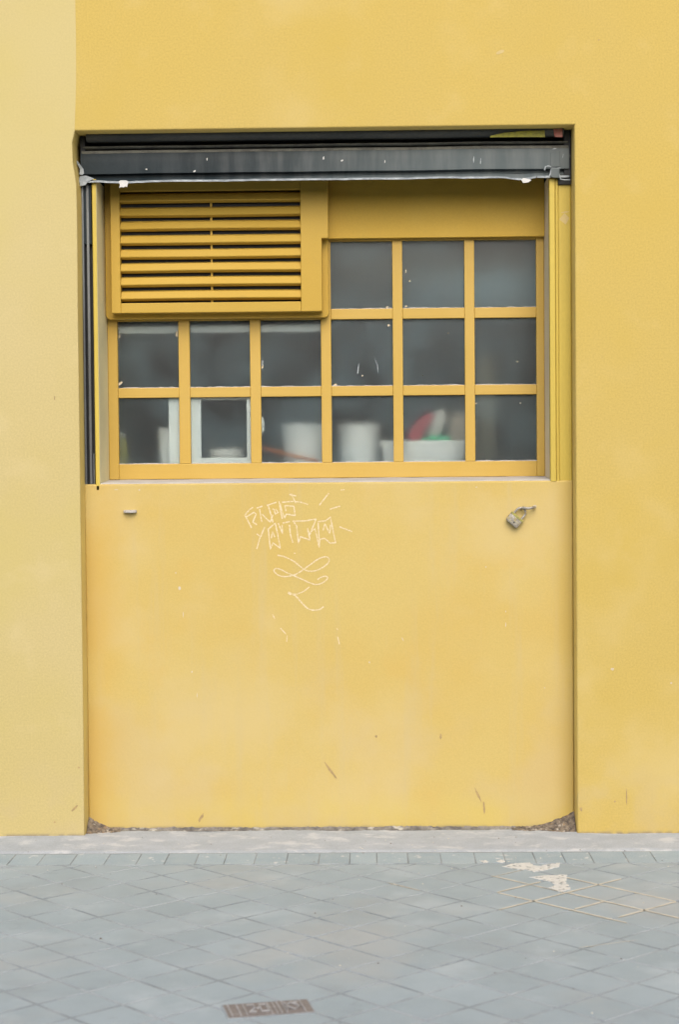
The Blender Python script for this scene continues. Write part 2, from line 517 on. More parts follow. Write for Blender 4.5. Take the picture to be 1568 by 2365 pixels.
corner = [LA * sx * HALF + LB * sy * HALF for sx, sy in ((-1, -1), (1, -1), (1, 1), (-1, 1))]
full_tile = None
rest = MB()
n_tile = 0
for i in range(-34, 35):
    for j in range(-34, 35):
        c = LO + LA * (i + 0.5) + LB * (j + 0.5)
        poly = [(c.x + k.x, c.y + k.y) for k in corner]
        if min(p[1] for p in poly) > EDGE_Y - 0.02 or c.y < -3.85 or abs(c.x) > 4.2:
            continue
        seen = -1.62 < c.x < 1.52 and c.y > -2.98
        cut = max(p[1] for p in poly) > EDGE_Y
        if cut:
            poly = clip(poly, EDGE_Y)
            if len(poly) < 3:
                continue
        if not seen:
            tile_mesh(rest, poly, 0.0)
            continue
        n_tile += 1
        dz = random.uniform(-0.0005, 0.0005)
        if cut:
            b = MB()
            tile_mesh(b, [(p[0] - c.x, p[1] - c.y) for p in poly], 0.0)
            o = b.build('tile', [TILE, GROUT], pave)
        elif full_tile is None:
            b = MB()
            tile_mesh(b, [(k.x, k.y) for k in corner], 0.0)
            full_tile = o = b.build('tile', [TILE, GROUT], pave)
        else:
            o = full_tile.copy()
            COL.objects.link(o)
            o.parent = pave
        o.location = (c.x, c.y, dz)
        if not cut:
            o.rotation_euler = (random.gauss(0, 0.003), random.gauss(0, 0.003), random.gauss(0, 0.005))
tag(rest.build('tile_field', [TILE, GROUT], pave), kind='stuff')


def node(i, j):
    return LO + LA * i + LB * j


# --- pale filler standing in some of the joints
filler = [((-1, 0), (2.4, 0)), ((-2.1, 1), (-1.0, 1)), ((0, 1), (2.95, 1)), ((-1, 2), (2, 2)), ((0, -1), (0, 2.75)),
          ((-1, 0), (-1, 1.35)), ((1, 0.05), (1, 1)), ((2, 0.2), (2, 2)), ((-3.2, -1), (-2.2, -1)), ((2.9, -2), (3.3, -0.8)), ((-1, 1), (0, 1)),
          ((-2, 1), (-2, 2))]
for (a, b) in filler:
    p, q = node(*a), node(*b)
    d = (q - p)
    L = d.length
    d.normalize()
    nrm = Vector((-d.y, d.x))
    mb = MB()
    n = max(4, int(L / 0.02))
    faint = (a, b) in (((-1, 1), (0, 1)), ((-2, 1), (-2, 2)), ((-3.2, -1), (-2.2, -1)), ((2.9, -2), (3.3, -0.8)))
    l, r = [], []
    for k in range(n + 1):
        t = k / n
        w = (0.0022 if faint else 0.0054) * (0.75 + 0.5 * random.random()) * (1 if 0 < k < n else 0.2)
        c = p + (q - p) * t
        l.append((c.x + nrm.x * w, c.y + nrm.y * w, 0.0012))
        r.append((c.x - nrm.x * w, c.y - nrm.y * w, 0.0012))
    mb.add(l + r, [(k, k + 1, n + 2 + k, n + 1 + k) for k in range(n)])
    mb.add([(x, y, -0.0018) for (x, y, z) in l + r], [(k, k + 1, n + 2 + k, n + 1 + k) for k in range(n)])
    mb.build('joint_filler', LIMEG, pave)

# --- row of setts between the tiles and the concrete strip
x = -2.6
while x < 2.6:
    w = random.uniform(0.112, 0.145)
    d0, d1 = EDGE_Y + random.uniform(0.006, 0.012), -0.428 + random.uniform(-0.008, 0.008)
    b = MB()
    j = lambda s: random.uniform(-s, s)
    poly = [(x + 0.0008 + j(.001), d0), (x + w - 0.0008 + j(.001), d0 + j(.003)), (x + w - 0.0008 + j(.0015), d1 + j(.004)), (x + 0.0008 + j(.0015), d1)]
    cx, cy = x + w / 2, (d0 + d1) / 2
    tile_mesh(b, [(p[0] - cx, p[1] - cy) for p in poly], random.uniform(0.0, 0.001), ch=0.003)
    o = b.build('sett', [SETT, GROUT], pave)
    o.location = (cx, cy, 0.0)
    x += w

# --- rough concrete strip along the foot of the wall
mb = MB()
nx, ny = 420, 14
for a in range(nx + 1):
    for b in range(ny + 1):
        X_ = -5.4 + 10.8 * a / nx
        t = b / ny
        fy = -0.418 + 0.016 * mnoise.noise((X_ * 4, 3.1, 0)) + 0.006 * mnoise.noise((X_ * 21, 7, 0))
        Y_ = 0.13 * 1 + (fy - 0.13) * t
        h = 0.001 - 0.014 * (1 - t) + 0.0035 * mnoise.noise((X_ * 6, Y_ * 6, 1)) + 0.0016 * mnoise.noise((X_ * 30, Y_ * 30, 4))
        if b == ny:
            h = -0.012
        elif b == ny - 1:
            h *= 0.7
        mb.v.append((X_, Y_, h))
mb.f = [(a * (ny + 1) + b, a * (ny + 1) + b + 1, (a + 1) * (ny + 1) + b + 1, (a + 1) * (ny + 1) + b) for a in range(nx) for b in range(ny)]
mb.m = [0] * len(mb.f)
mb.build('concrete_strip', CONC, pave, smooth=True)


# --- white paint spilt over the tiles
def blob(pts, name, m, z0, parent, jit=0.004, thick=0.001):
    """closed irregular outline on the ground, given as ground points"""
    out = []
    n = len(pts)
    for i in range(n):
        p, q = Vector(pts[i]), Vector(pts[(i + 1) % n])
        k = max(1, int((q - p).length / 0.012))
        for s in range(k):
            c = p + (q - p) * s / k
            out.append((c.x + random.uniform(-jit, jit), c.y + random.uniform(-jit, jit)))
    return MB().prism(out, 'z', z0 - thick, z0).build(name, m, parent)


def gp(x, y):
    p = P(784 + .5 * x, 1881.6 + .5 * y, z=0)
    return (p.x, p.y)


for pts in ([(760, 238), (800, 225), (880, 221), (895, 232), (930, 236), (1015, 221), (1012, 240), (945, 254), (905, 264), (862, 252), (800, 250)],
            [(880, 286), (940, 279), (1050, 277), (1046, 300), (1062, 342), (1012, 352), (968, 335), (1002, 320), (962, 305), (900, 292)],
            [(650, 211), (672, 208), (688, 218), (668, 222)], [(725, 212), (750, 205), (762, 218), (738, 222)]):
    tag(blob([gp(*p) for p in pts], 'paint_splash', SPILL, 0.0022, pave, jit=0.007, thick=0.003))

# --- small iron cover let into the pavement
cc = [Vector(P(a, b, z=0.0)[:2]) for a, b in ((517, 2322), (716, 2308), (720, 2338), (525, 2352))]
ctr = sum(cc, Vector((0, 0))) / 4
ux = ((cc[1] - cc[0]) + (cc[2] - cc[3])).normalized()
cov = empty('iron_cover', (ctr.x, ctr.y, 0.003))
cov.rotation_euler = (0, 0, math.atan2(ux.y, ux.x))
tag(cov, 'small rusty iron cover with pale raised ribs set in the grey pavement tiles', 'cover')
MB().box(-.139, .139, -.0725, .0725, -.006, -.0002).build('frame', GROUT, cov)
MB().box(-.134, .134, -.068, .068, -.006, .0015).build('plate', RUST, cov, bevel=.002)
# worn ribs and half-legible characters, read from the photograph
ribs = [(-.121, .006), (-.094, .005), (-.074, .004), (.004, .005), (.020, .004), (.034, .005), (.050, .004), (.108, .005)]
for (rx, w) in ribs:
    MB().box(rx - w / 2, rx + w / 2, -.06, .06, .0016, .004).build('rib', RIBM, cov, bevel=.001)


def glyph(strokes, cx, w, h):
    mb = MB()
    for (x0, y0, x1, y1) in strokes:
        a = Vector((cx + x0 * w, y0 * h, .0045))
        b = Vector((cx + x1 * w, y1 * h, .0045))
        mb.tube([a, b], .0032, 6)
    return mb.build('raised_character', RIBM, cov)


glyph([(-.5, .5, .5, .5), (.5, .5, .5, 0), (.5, 0, -.5, -.5), (-.5, -.5, .5, -.5)], -.054, .022, .07)
glyph([(-.5, 0, .5, 0)], -.033, .010, .07)
glyph([(-.5, .5, .5, .5), (.5, .5, .5, -.5), (.5, -.5, -.5, -.5), (-.5, -.5, -.5, .5)], -.014, .022, .07)
glyph([(-.5, .5, -.5, -.5), (-.5, .1, .5, .5), (-.5, .1, .5, -.5)], .066, .020, .07)
glyph([(.5, .5, -.5, .4), (-.5, .4, .5, -.1), (.5, -.1, -.5, -.5)], .088, .018, .07)

gr_ = MB()
for k in range(150):
    gx = random.uniform(-1.6, 1.5)
    gyy = -0.05 - abs(random.gauss(0, .35)) if k < 80 else random.uniform(-2.9, -.5)
    if gyy > -.43:
        gzz = .001 - .014 * (gyy + .418) / .55
    else:
        gzz = .001
    rr = random.uniform(.0015, .0045) * (1.7 if k % 25 == 0 else 1)
    vs = [(gx + rr * random.uniform(.6, 1.2) * math.cos(t), gyy + rr * random.uniform(.6, 1.2) * math.sin(t), gzz) for t in (0, 1.26, 2.5, 3.8, 5.0)]
    gr_.add(vs + [(gx, gyy, gzz + rr * .8)], [(i, (i + 1) % 5, 5) for i in range(5)], k % 2)
tag(gr_.build('grit', [RUBBLE, LIMEG], pave), kind='stuff')

# ================================================================== THE BUILDING
bld = empty('building')
tag(bld, 'yellow rendered shop front with a half raised dark shutter over a paned window', 'building')

XL, XR, ZT = -1.353, 0.8905, 3.180
IY = 0.13                        # plane of the infill wall and of the guide rails
# right and upper wall, one slab; its jamb edges are softly rounded
bx0 = X(175, 100, 0)
bx1 = X(172.5, 290, 0)
ylw = [(5.5, -0.05), (5.5, 6.2), (bx0 - 0.01, 6.2), (bx0, 3.73), (bx0 + .001, 3.6), (bx0 - .001, 3.4), (bx1, ZT + 0.02), (bx1, ZT), (XR, ZT), (XR, 1.6), (XR + .001, -0.05)]
w1 = MB().prism(ylw, 'y', 0, 0.62)
wall = w1.build('wall', [YEL, JAMB], bld, bevel=0.007, seg=3,
                edges=lambda c, d: c.y < 0.01 and ((abs(c.x - XR) < .01 and abs(d.z) > .9) or (abs(c.z - ZT) < .01 and abs(d.x) > .9)))
for p in wall.data.polygons:
    if (p.normal.x < -0.9 and abs(p.center.x - XR) < .02) or (p.normal.z < -0.9 and abs(p.center.z - ZT) < .02):
        p.material_index = 1
# pale left wall, with the chipped upper corner of its edge
edge_pts = [(-1.365, ZT)]
for (px, py) in ((166.5, 330), (168, 375), (172, 400), (176, 428), (177.5, 470), (178.5, 560), (180, 760), (183, 960), (186, 1200), (190, 1500), (193, 1750)):
    q = P(px, py, 0)
    edge_pts.append((q.x, q.z))
edge_pts.append((XL - .001, -0.05))
pale = [(-5.5, -0.05), (-5.5, 6.2), (bx0 - 0.0102, 6.2), (bx0 - .0002, 3.73), (bx0 + .0008, 3.6), (bx0 - .0012, 3.4), (bx1 - .0002, ZT + 0.02), (bx1 - .0002, ZT)] + \
       [(min(a, bx1 + 9), z) for a, z in edge_pts[1:]]
w2 = MB().prism(pale, 'y', 0, 0.62)
wall2 = w2.build('wall', [PALE, JAMB], bld, bevel=0.006, seg=3,
                 edges=lambda c, d: c.y < 0.01 and c.x > -1.40 and c.z < ZT - .01 and c.z > 0 and abs(d.z) > .2)
tag(wall2, 'paler lemon painted wall left of the opening')
for p in wall2.data.polygons:
    if p.normal.x > 0.5 and p.center.y > 0.05 and p.center.z < ZT:
        p.material_index = 1

# infill wall under the window, sill on top
ZS0, ZS1 = 1.592, 1.600
inf = MB().box(XL + .0006, XR - .0006, IY, 0.47, -0.06, ZS0 - 0.004).build(
    'infill_wall', INF, bld, bevel=0.008, seg=4, edges=lambda c, d: c.y < IY + .01 and (abs(d.z) > .9 or c.z > 1))

XW0, XW1 = X(227, 800, IY), X(1270.7, 800, IY)      # window niche between its two reveals
sill = MB()
nx = 90
for a in range(nx + 1):
    for (yy, zz) in ((IY + .008, ZS0 - .006), (IY + .016, ZS0), (IY + .09, ZS0 + .003), (0.30, ZS0 + .006), (0.425, ZS1 + .003)):
        xx = XW0 + .001 + (XW1 - XW0 - .002) * a / nx
        sill.v.append((xx, yy + .003 * mnoise.noise((xx * 14, yy * 9, 2)), zz + .0022 * mnoise.noise((xx * 11, yy * 20, 5))))
sill.f = [(a * 5 + k, (a + 1) * 5 + k, (a + 1) * 5 + k + 1, a * 5 + k + 1) for a in range(nx) for k in range(4)]
sill.m = [0] * len(sill.f)

# the two narrow piers (reveals) at the window's sides
XP0 = X(216.5, 800, IY)
p1 = MB().box(XP0, XW0, IY, 0.60, ZS0 - 0.03, Z(222, 415, IY)).build('pier', [LIME, REVEAL], bld, bevel=.005, edges=lambda c, d: c.y < IY + .01 and abs(d.z) > .9)
p2 = MB().box(XW1, XR - .0006, IY + 0.012, 0.60, ZS0 - 0.03, Z(1290, 405, IY)).build('pier', [LIME, REVEAL2], bld, bevel=.004, edges=lambda c, d: c.y < IY + .02 and abs(d.z) > .9)
for pr, s in ((p1, 1), (p2, -1)):
    for p in pr.data.polygons:
        if p.normal.x * s > 0.9:
            p.material_index = 1
tag(p1, 'narrow yellow pier left of the window with pale reveal')
tag(p2, 'narrow yellow pier right of the window with dusty brown reveal')

# ------------------------------------------------------------------ window
WY = 0.42
win = empty('window')
win.parent = bld
sill_o = sill.build('sill', SILL, win, smooth=True)


def bar(x0, x1, z0, z1, y0, y1, name, parent, m=GLOSSY, bevel=.003):
    return MB().box(x0, x1, y0, y1, z0, z1).build(name, m, parent, bevel=bevel)


xs = [(272.5, 413), (439, 578), (602.5, 742), (765.5, 908), (931, 1074), (1097, 1239.5)]
zx = 758.0
vx = [(X(a, 900, WY), X(b, 900, WY)) for a, b in xs]
r1 = (Z(1000, 556, WY), Z(1000, 712, WY))
r2 = (Z(zx, 738.5, WY), Z(zx, 892.5, WY))
r3 = (Z(zx, 915.5, WY), Z(zx, 1068.5, WY))
ZF = Z(1000, 549.5, .385) + .06
fb = ZS1 + .0035
bar(XW0 + .0008, vx[0][0], fb, ZF, WY, WY + .05, 'frame_stile', win)
bar(vx[5][1], XW1 - .0008, fb, ZF, WY, WY + .05, 'frame_stile', win)
bar(vx[0][0] + .0002, vx[5][1] - .0002, fb, r3[1], WY + .0012, WY + .05, 'frame_rail', win)
bar(vx[0][0] + .0002, vx[5][1] - .0002, r1[0], ZF, WY + .0012, WY + .05, 'frame_rail', win)
for k in range(5):
    bar(vx[k][1], vx[k + 1][0], r3[1] + .0002, r1[0] - .0002, WY + .0005, WY + .035, 'muntin', win)
for k in range(6):
    a, b = vx[k][0] + .0002, vx[k][1] - .0002
    bar(a, b, r3[0], r2[1], WY + .003, WY + .034, 'muntin', win)
    bar(a, b, r2[0], r1[1], WY + .003, WY + .034, 'muntin', win)
    for row in (r1, r2, r3):
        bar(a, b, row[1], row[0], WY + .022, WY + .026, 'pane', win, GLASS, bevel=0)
    # putty line at the foot of each pane
    for row in (r2, r3) + ((r1,) if k > 2 else ()):
        n = 16
        mb = MB()
        prof = [(WY + .0045, 0), (WY + .0215, .004), (WY + .0215, 0)]
        for s in range(n + 1):
            h = random.uniform(.5, 1.5)
            xx = a + (b - a) * s / n
            mb.v += [(xx, WY + .006, row[1] - .0005), (xx, WY + .0215, row[1] + .0035 * h), (xx, WY + .0215, row[1] - .0005)]
        mb.f = [(s * 3 + i, (s + 1) * 3 + i, (s + 1) * 3 + (i + 1) % 3, s * 3 + (i + 1) % 3) for s in range(n) for i in range(3)]
        mb.m = [0] * len(mb.f)
        mb.build('putty', SILL, win)

# fascia board over the right half of the window
FY = 0.385
zf0 = Z(1000, 549.5, FY)
bar(X(700, 500, FY), XW1 - .0006, zf0, ZT - .003, FY, FY + .034, 'fascia_board', win, FASC, bevel=.003)

# flecks and smears of paint on the glass
FL = []


def smear(px, py, l, w, ang, y, name, parent, m=CHIP, n=10):
    c = P(px, py, y)
    pts = []
    for k in range(n):
        t = 2 * math.pi * k / n
        rr = random.uniform(.65, 1.2)
        ax, az = l / 2 * math.cos(t) * rr, w / 2 * math.sin(t) * rr
        pts.append((c.x + ax * math.cos(ang) - az * math.sin(ang), c.z + ax * math.sin(ang) + az * math.cos(ang)))
    return MB().prism(pts, 'y', y - .0002, y + .0004).build(name, m, parent)


gy = WY + .0218
for (px, py, l, w, a) in ((827, 852, .055, .006, 1.45), (868, 836, .04, .004, 1.9), (872, 850, .05, .004, 1.6), (897, 752, .012, .012, 0), (837, 868, .010, .006, 1),
                          (937, 627, .018, .006, 1.5), (946, 650, .012, .007, 1.2), (606, 838, .034, .010, 1.5), (774, 889, .02, .008, .3), (895, 710, .018, .007, .3),
                          (938, 708, .012, .008, .3), (1195, 836, .008, .008, 0), (1202, 932, .007, .007, 0), (1100, 932, .008, .008, 0), (408, 772, .03, .010, 1.5),
                          (276, 778, .026, .006, 1.6), (278, 886, .03, .012, .6), (606, 848, .02, .008, 1.2), (1035, 770, .006, .006, 0), (976, 868, .006, .006, 0)):
    smear(px, py, l, w, a, gy, 'paint_fleck', win, m=WORN if l > .03 else CHIP)

# ------------------------------------------------------------------ louvred vent
LY = 0.30
ven = empty('louvre_vent')
ven.parent = bld
lx0, lx1 = X(256, 600, LY), X(743, 600, LY)
ox0, ox1 = X(277.5, 600, LY), X(694.5, 600, LY)
lz0, oz0, oz1 = Z(480, 722, LY), Z(480, 699, LY), Z(480, 441, LY)
ux1, uz = X(757.5, 480, LY), Z(750, 551, LY)
ztop = Z(480, 392, LY)
bar(lx0, ox0, lz0, ztop, LY, LY + .07, 'frame_stile', ven, VENTP)
tag(MB().prism([(ox1, lz0), (lx1, lz0), (lx1, uz), (ux1, uz), (ux1, ztop), (ox1, ztop)], 'y', LY, LY + .07).build('frame_stile', VENTP, ven, bevel=.003),
    'broad right side of the vent frame, wider at the top')
bar(ox0 + .0002, ox1 - .0002, lz0, oz0, LY + .0012, LY + .07, 'frame_rail', ven, VENTP)
bar(ox0 + .0002, ox1 - .0002, oz1, ztop, LY + .0012, LY + .07, 'frame_rail', ven, VENTP)
NB = 8
pitch = (oz1 - oz0) / NB
for k in range(NB):
    z0 = oz0 + k * pitch + .006
    tw = random.uniform(-.0015, .0015)
    prof = [(LY + .048, z0 + .055), (LY + .022, z0 + .0465 + tw), (LY + .004, z0 + .016), (LY + .006, z0 + .0125), (LY + .031, z0 + .004), (LY + .033, z0 + .007),
            (LY + .010, z0 + .016), (LY + .025, z0 + .044 + tw), (LY + .048, z0 + .052)]
    s = MB()
    a, b = ox0 + .0005, ox1 - .0005
    n = 12
    sag = random.uniform(-.002, .002)
    for q in range(n + 1):
        t = q / n
        dz = sag * math.sin(math.pi * t)
        s.v += [(a + (b - a) * t, yy, zz + dz) for yy, zz in prof]
    m_ = len(prof)
    s.f = [(q * m_ + i, (q + 1) * m_ + i, (q + 1) * m_ + (i + 1) % m_, q * m_ + (i + 1) % m_) for q in range(n) for i in range(m_)]
    s.f += [tuple(range(m_)), tuple(range(n * m_ + m_ - 1, n * m_ - 1, -1))]
    s.m = [0] * len(s.f)
    s.build('slat', VENTP, ven)
xr = X(488.7, 570, LY + .04)
MB().box(xr - .005, xr + .005, LY + .034, LY + .038, oz0, oz1 - .05).build('support_rod', VENTP, ven, bevel=.001)
MB().box(ox0 - .01, ox1 + .01, LY + .052, LY + .069, oz0 - .01, oz1 + .01).build('vent_shade_sheet', BLACK, ven)  # dark sheet added to paint the shade in the slat gaps
# backing plate with rounded lower corners, seen round the box
bx_0, bx_1 = X(244.5, 700, .375), X(759, 700, .375)
bz0 = Z(500, 736.5, .375)
rc = .022
pl = [(bx_0, ztop)] + [(bx_0 + rc - rc * math.cos(t), bz0 + rc - rc * math.sin(t)) for t in (0, .4, .8, 1.2, 1.57)] + \
     [(bx_1 - rc + rc * math.sin(t), bz0 + rc - rc * math.cos(t)) for t in (0, .4, .8, 1.2, 1.57)] + [(bx_1, zf0 - .003), (bx_1 - .03, zf0 - .003), (bx_1 - .03, ztop)]
MB().prism(pl, 'y', .3705, .414).build('backing_plate', VENTP, ven, bevel=.003)

# ------------------------------------------------------------------ roller shutter
sh = empty('roller_shutter')
sh.parent = bld
SX0, SX1 = X(186, 380, .12), X(1314, 380, .12)


def zs(py, y):
    return 0.5 * (Z(278, py, y) + Z(1240, py - 9.3, y))


def sweep(prof, x0, x1, name, m, n=60, wob=0.0, parent=sh, smooth=True, f=None):
    s = MB()
    k = len(prof)
    for q in range(n + 1):
        xx = x0 + (x1 - x0) * q / n
        for i, (yy, zz) in enumerate(prof):
            dy, dz = (f(xx, i) if f else (0, 0))
            s.v.append((xx, yy + wob * mnoise.noise((xx * 2.2, i * .1, 1)) + dy, zz + wob * .6 * mnoise.noise((xx * 3.1, i * .1, 9)) + dz))
    s.f = [(q * k + i, (q + 1) * k + i, (q + 1) * k + (i + 1) % k, q * k + (i + 1) % k) for q in range(n) for i in range(k)]
    s.f += [tuple(range(k)), tuple(range(n * k + k - 1, n * k - 1, -1))]
    s.m = [0] * len(s.f)
    return s.build(name, m, parent, smooth=smooth)


# rolled slat at the top: a convex strip
za, zb = zs(303, .10), zs(325, .10)
prof = [(.090 + .022 * (1 - math.sin(math.pi * (.15 + .85 * t))) , za + (zb - za) * t) for t in [i / 8 for i in range(9)]] + [(.17, zb), (.17, za)]
BX0, BX1 = X(203, 315, .16), X(1299, 305, .16)
sweep(prof, BX0, BX1, 'rolled_slat', STEEL2, wob=.003)
# dark space behind
MB().box(XL + .0006, XR - .0006, .235, .30, zs(404, .235), ZT - .001).build('shutter_box', BLACK, sh)
MB().box(XL + .002, SX0 + .02, .130, .2345, zs(416, .13), ZT - .001).build('end_plate', BLACK, sh, bevel=.003)
MB().box(SX1 - .022, XR - .002, .130, .2345, zs(416, .13), ZT - .001).build('end_plate', BLACK, sh, bevel=.003)
zc, zd = zs(338, .15), zs(346, .15)
sweep([(.132, zc - .002), (.122, (zc + zd) / 2), (.132, zd + .002), (.20, zd), (.20, zc)], SX0 + .01, SX1 - .004, 'ridge', DUSTEDGE, wob=.003)
# bottom slab
ze, zf, zg, zh, zi = zs(347.5, .12), zs(354.5, .12), zs(401, .12), zs(409, .12), zs(421.5, .115)


def slabwob(xx, i):
    return (0, 0)


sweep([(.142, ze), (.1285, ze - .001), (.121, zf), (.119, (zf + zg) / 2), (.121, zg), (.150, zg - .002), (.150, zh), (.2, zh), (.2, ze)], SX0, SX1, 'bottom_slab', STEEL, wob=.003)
sweep([(.1405, ze + .0012), (.1275, ze + .0004), (.1198, zf + .001), (.1205, zf + .001), (.1285, ze - .0006), (.1405, ze + .0002)], SX0 + .004, SX1 - .002, 'slab_edge', DUSTEDGE, wob=.003)


def lipf(xx, i):
    # a dented, ragged lower lip: droops near the right latch and lifts at the left end
    d = .003 * mnoise.noise((xx * 5, 3, 3)) + .0015 * mnoise.noise((xx * 24, 5, 3))
    d -= .010 * math.exp(-((xx - .655) / .05) ** 2)
    d -= .004 * math.exp(-((xx + 1.16) / .06) ** 2)
    d -= .008 * math.exp(-((xx + 1.36) / .03) ** 2)
    return (.0, d if i in (1, 2, 3, 4) else d * .3)


zl = zh
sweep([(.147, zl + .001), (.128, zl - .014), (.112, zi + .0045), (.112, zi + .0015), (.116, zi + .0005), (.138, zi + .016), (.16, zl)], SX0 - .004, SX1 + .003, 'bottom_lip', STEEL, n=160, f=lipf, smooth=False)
sweep([(.1205, zi + .0095), (.1105, zi + .0045), (.1100, zi - .001), (.1112, zi - .0012), (.1115, zi + .0035), (.1205, zi + .0082)], SX0 + .01, SX1 - .15, 'worn_edge', WORN, n=160,
      f=lambda xx, i: lipf(xx, 1), smooth=False)
sweep([(.1205, zi + .0095), (.1105, zi + .0045), (.1100, zi - .001), (.1112, zi - .0012), (.1115, zi + .0035), (.1205, zi + .0082)], SX1 - .145, SX1 - .002, 'worn_edge', WORN, n=30,
      f=lambda xx, i: lipf(xx, 1), smooth=False)


def poly_plate(pxs, y0, y1, name, m, parent, bevel=.0015):
    pts = [(P(a, b, y0).x, P(a, b, y0).z) for a, b in pxs]
    return MB().prism(pts, 'y', y0, y1).build(name, m, parent, bevel=bevel)


# torn tab at the left, crumpled end, latch and its hook at the right
b1 = lambda x, y: (150.5 + .16 * x, 276 + .16 * y)
b2 = lambda x, y: (1097.6 + .16 * x, 276 + .16 * y)
poly_plate([b1(765, 905), b1(800, 885), b1(880, 885), b1(915, 905), b1(900, 950), b1(893, 985), b1(868, 975), b1(840, 990), b1(812, 982), b1(775, 995), b1(790, 950)], .104, .110, 'torn_tab', WHITEP, sh)
poly_plate([b1(205, 830), b1(300, 815), b1(420, 860), b1(330, 905), b1(290, 955), b1(215, 970), b1(200, 900)], .106, .1115, 'crumpled_end', WORN, sh)
poly_plate([b1(145, 560), b1(200, 640), b1(262, 720), b1(275, 790), b1(240, 815), b1(205, 800), b1(212, 720), b1(165, 640)], .115, .1185, 'scraped_corner', WORN, sh)
poly_plate([b2(665, 880), b2(690, 850), b2(760, 862), b2(815, 880), b2(770, 915), b2(690, 925)], .104, .110, 'torn_tab', WHITEP, sh)
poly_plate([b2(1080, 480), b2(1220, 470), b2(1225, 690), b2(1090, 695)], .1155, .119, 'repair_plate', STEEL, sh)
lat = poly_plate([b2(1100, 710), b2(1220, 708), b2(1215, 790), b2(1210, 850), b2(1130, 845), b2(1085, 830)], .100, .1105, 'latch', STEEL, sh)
MB().tube([P(*b2(q, r), .104) for q, r in ((1000, 740), (1012, 690), (1050, 680), (1090, 690), (1098, 730), (1085, 790), (1060, 850))], .0032, 8).build('latch_hook', WORN, sh, smooth=True)
MB().tube([P(*b2(q, r), .1045) for q, r in ((1098, 712), (1160, 714), (1230, 710))], .0028, 8).build('latch_pin', WORN, sh, smooth=True)
MB().tube([P(*b2(q, r), .1045) for q, r in ((1205, 790), (1225, 840), (1232, 868), (1290, 880), (1370, 878))], .003, 8).build('latch_pin', WORN, sh, smooth=True)
# flecks of paint and a sticker on the dark metal
poly_plate([b2(215, 245), b2(420, 200), b2(640, 178), b2(760, 172), b2(1003, 165), b2(1005, 262), b2(640, 262), b2(330, 264), b2(215, 268)], .0875, .0895, 'yellow_overspray', STREAKY, sh, bevel=0)
poly_plate([b2(1130, 145), b2(1255, 138), b2(1260, 262), b2(1150, 262), b2(1135, 200)], .0875, .0895, 'red_sticker', PINK, sh, bevel=0)
for (px, py, l, w, a) in ((338, 392, .012, .010, 0), (449, 397, .018, .013, .6), (478, 369, .018, .008, 1.5), (889, 374, .018, .006, 1.5), (747, 366, .02, .012, 1.4), (790, 372, .016, .012, .5),
                          (1094, 370, .04, .008, 1.5), (1110, 374, .04, .006, 1.5), (1300, 362, .03, .004, 1.4), (1280, 345, .03, .008, .2)):
    smear(px, py, l * .8, w * .7, a, .1172, 'paint_fleck', sh, m=WHITEP if l < .025 else WORN)

# guide rails
zr0, zr1 = Z(205, 1119, IY), Z(205, 426, IY)
gl = empty('guide_rail')
gl.parent = sh
xa = lambda px: X(px, 800, IY + .012)
MB().box(XL + .0008, XP0 - .0008, IY + .045, .2, zr0, zr1).build('channel', BLACK, gl)
# third level is the deepest: the flanges hang on the shutter itself
for (p0, p1_, yy, m, zz0) in ((193, 197.5, IY + .004, RAILM, zr0), (203.5, 209.5, IY + .008, RAILM, zr0)):
    MB().box(xa(p0), xa(p1_), yy, IY + .06, zz0, zr1).build('flange', m, gl, bevel=.002)
MB().box(xa(211), xa(214), IY + .02, IY + .06, zr0, Z(205, 1048, IY)).build('flange', RAILM, gl, bevel=.001)
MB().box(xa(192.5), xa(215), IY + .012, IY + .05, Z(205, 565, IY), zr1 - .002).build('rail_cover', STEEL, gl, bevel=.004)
gr = empty('guide_rail')
gr.parent = sh
xb = lambda px: X(px, 800, IY)
MB().box(XW1 - .0012, xb(1283), IY - .004, IY + .05, zr0 - .004, zr1).build('angle', LIME, gr, bevel=.003)
MB().box(xb(1284.2), xb(1290), IY + .002, IY + .05, zr0 - .008, zr1 - .004).build('flange', LIME, gr, bevel=.003)
MB().box(xb(1291), xb(1319.5), IY + .007, IY + .05, zr0 - .014, zr1 - .02).build('channel', LIME, gr, bevel=.004)
MB().box(xb(1291), xb(1320), IY - .006, IY + .05, Z(1305, 428, IY), Z(1305, 404, IY)).build('rail_head', BLACK, gr, bevel=.003)
smear(1305, 506, .05, .055, .1, IY + .0065, 'worn_patch', gr, m=FAINT, n=4)
smear(1304, 491, .05, .008, .1, IY + .0060, 'worn_patch', gr, m=FAINT, n=5)

# ------------------------------------------------------------------ marks on the infill wall
r5 = lambda x, y: (501.8 + .26 * x, 1097.6 + .26 * y)


def smooth_line(pts, k=8):
    pts = [Vector(p) for p in pts]
    if len(pts) < 3:
        return pts
    out = []
    for i in range(len(pts) - 1):
        p0, p1, p2, p3 = pts[max(i - 1, 0)], pts[i], pts[i + 1], pts[min(i + 2, len(pts) - 1)]
        for s in range(k):
            t = s / k
            out.append(0.5 * ((2 * p1) + (-p0 + p2) * t + (2 * p0 - 5 * p1 + 4 * p2 - p3) * t * t + (-p0 + 3 * p1 - 3 * p2 + p3) * t ** 3))
    return out + [pts[-1]]


GY = [IY - .0002]


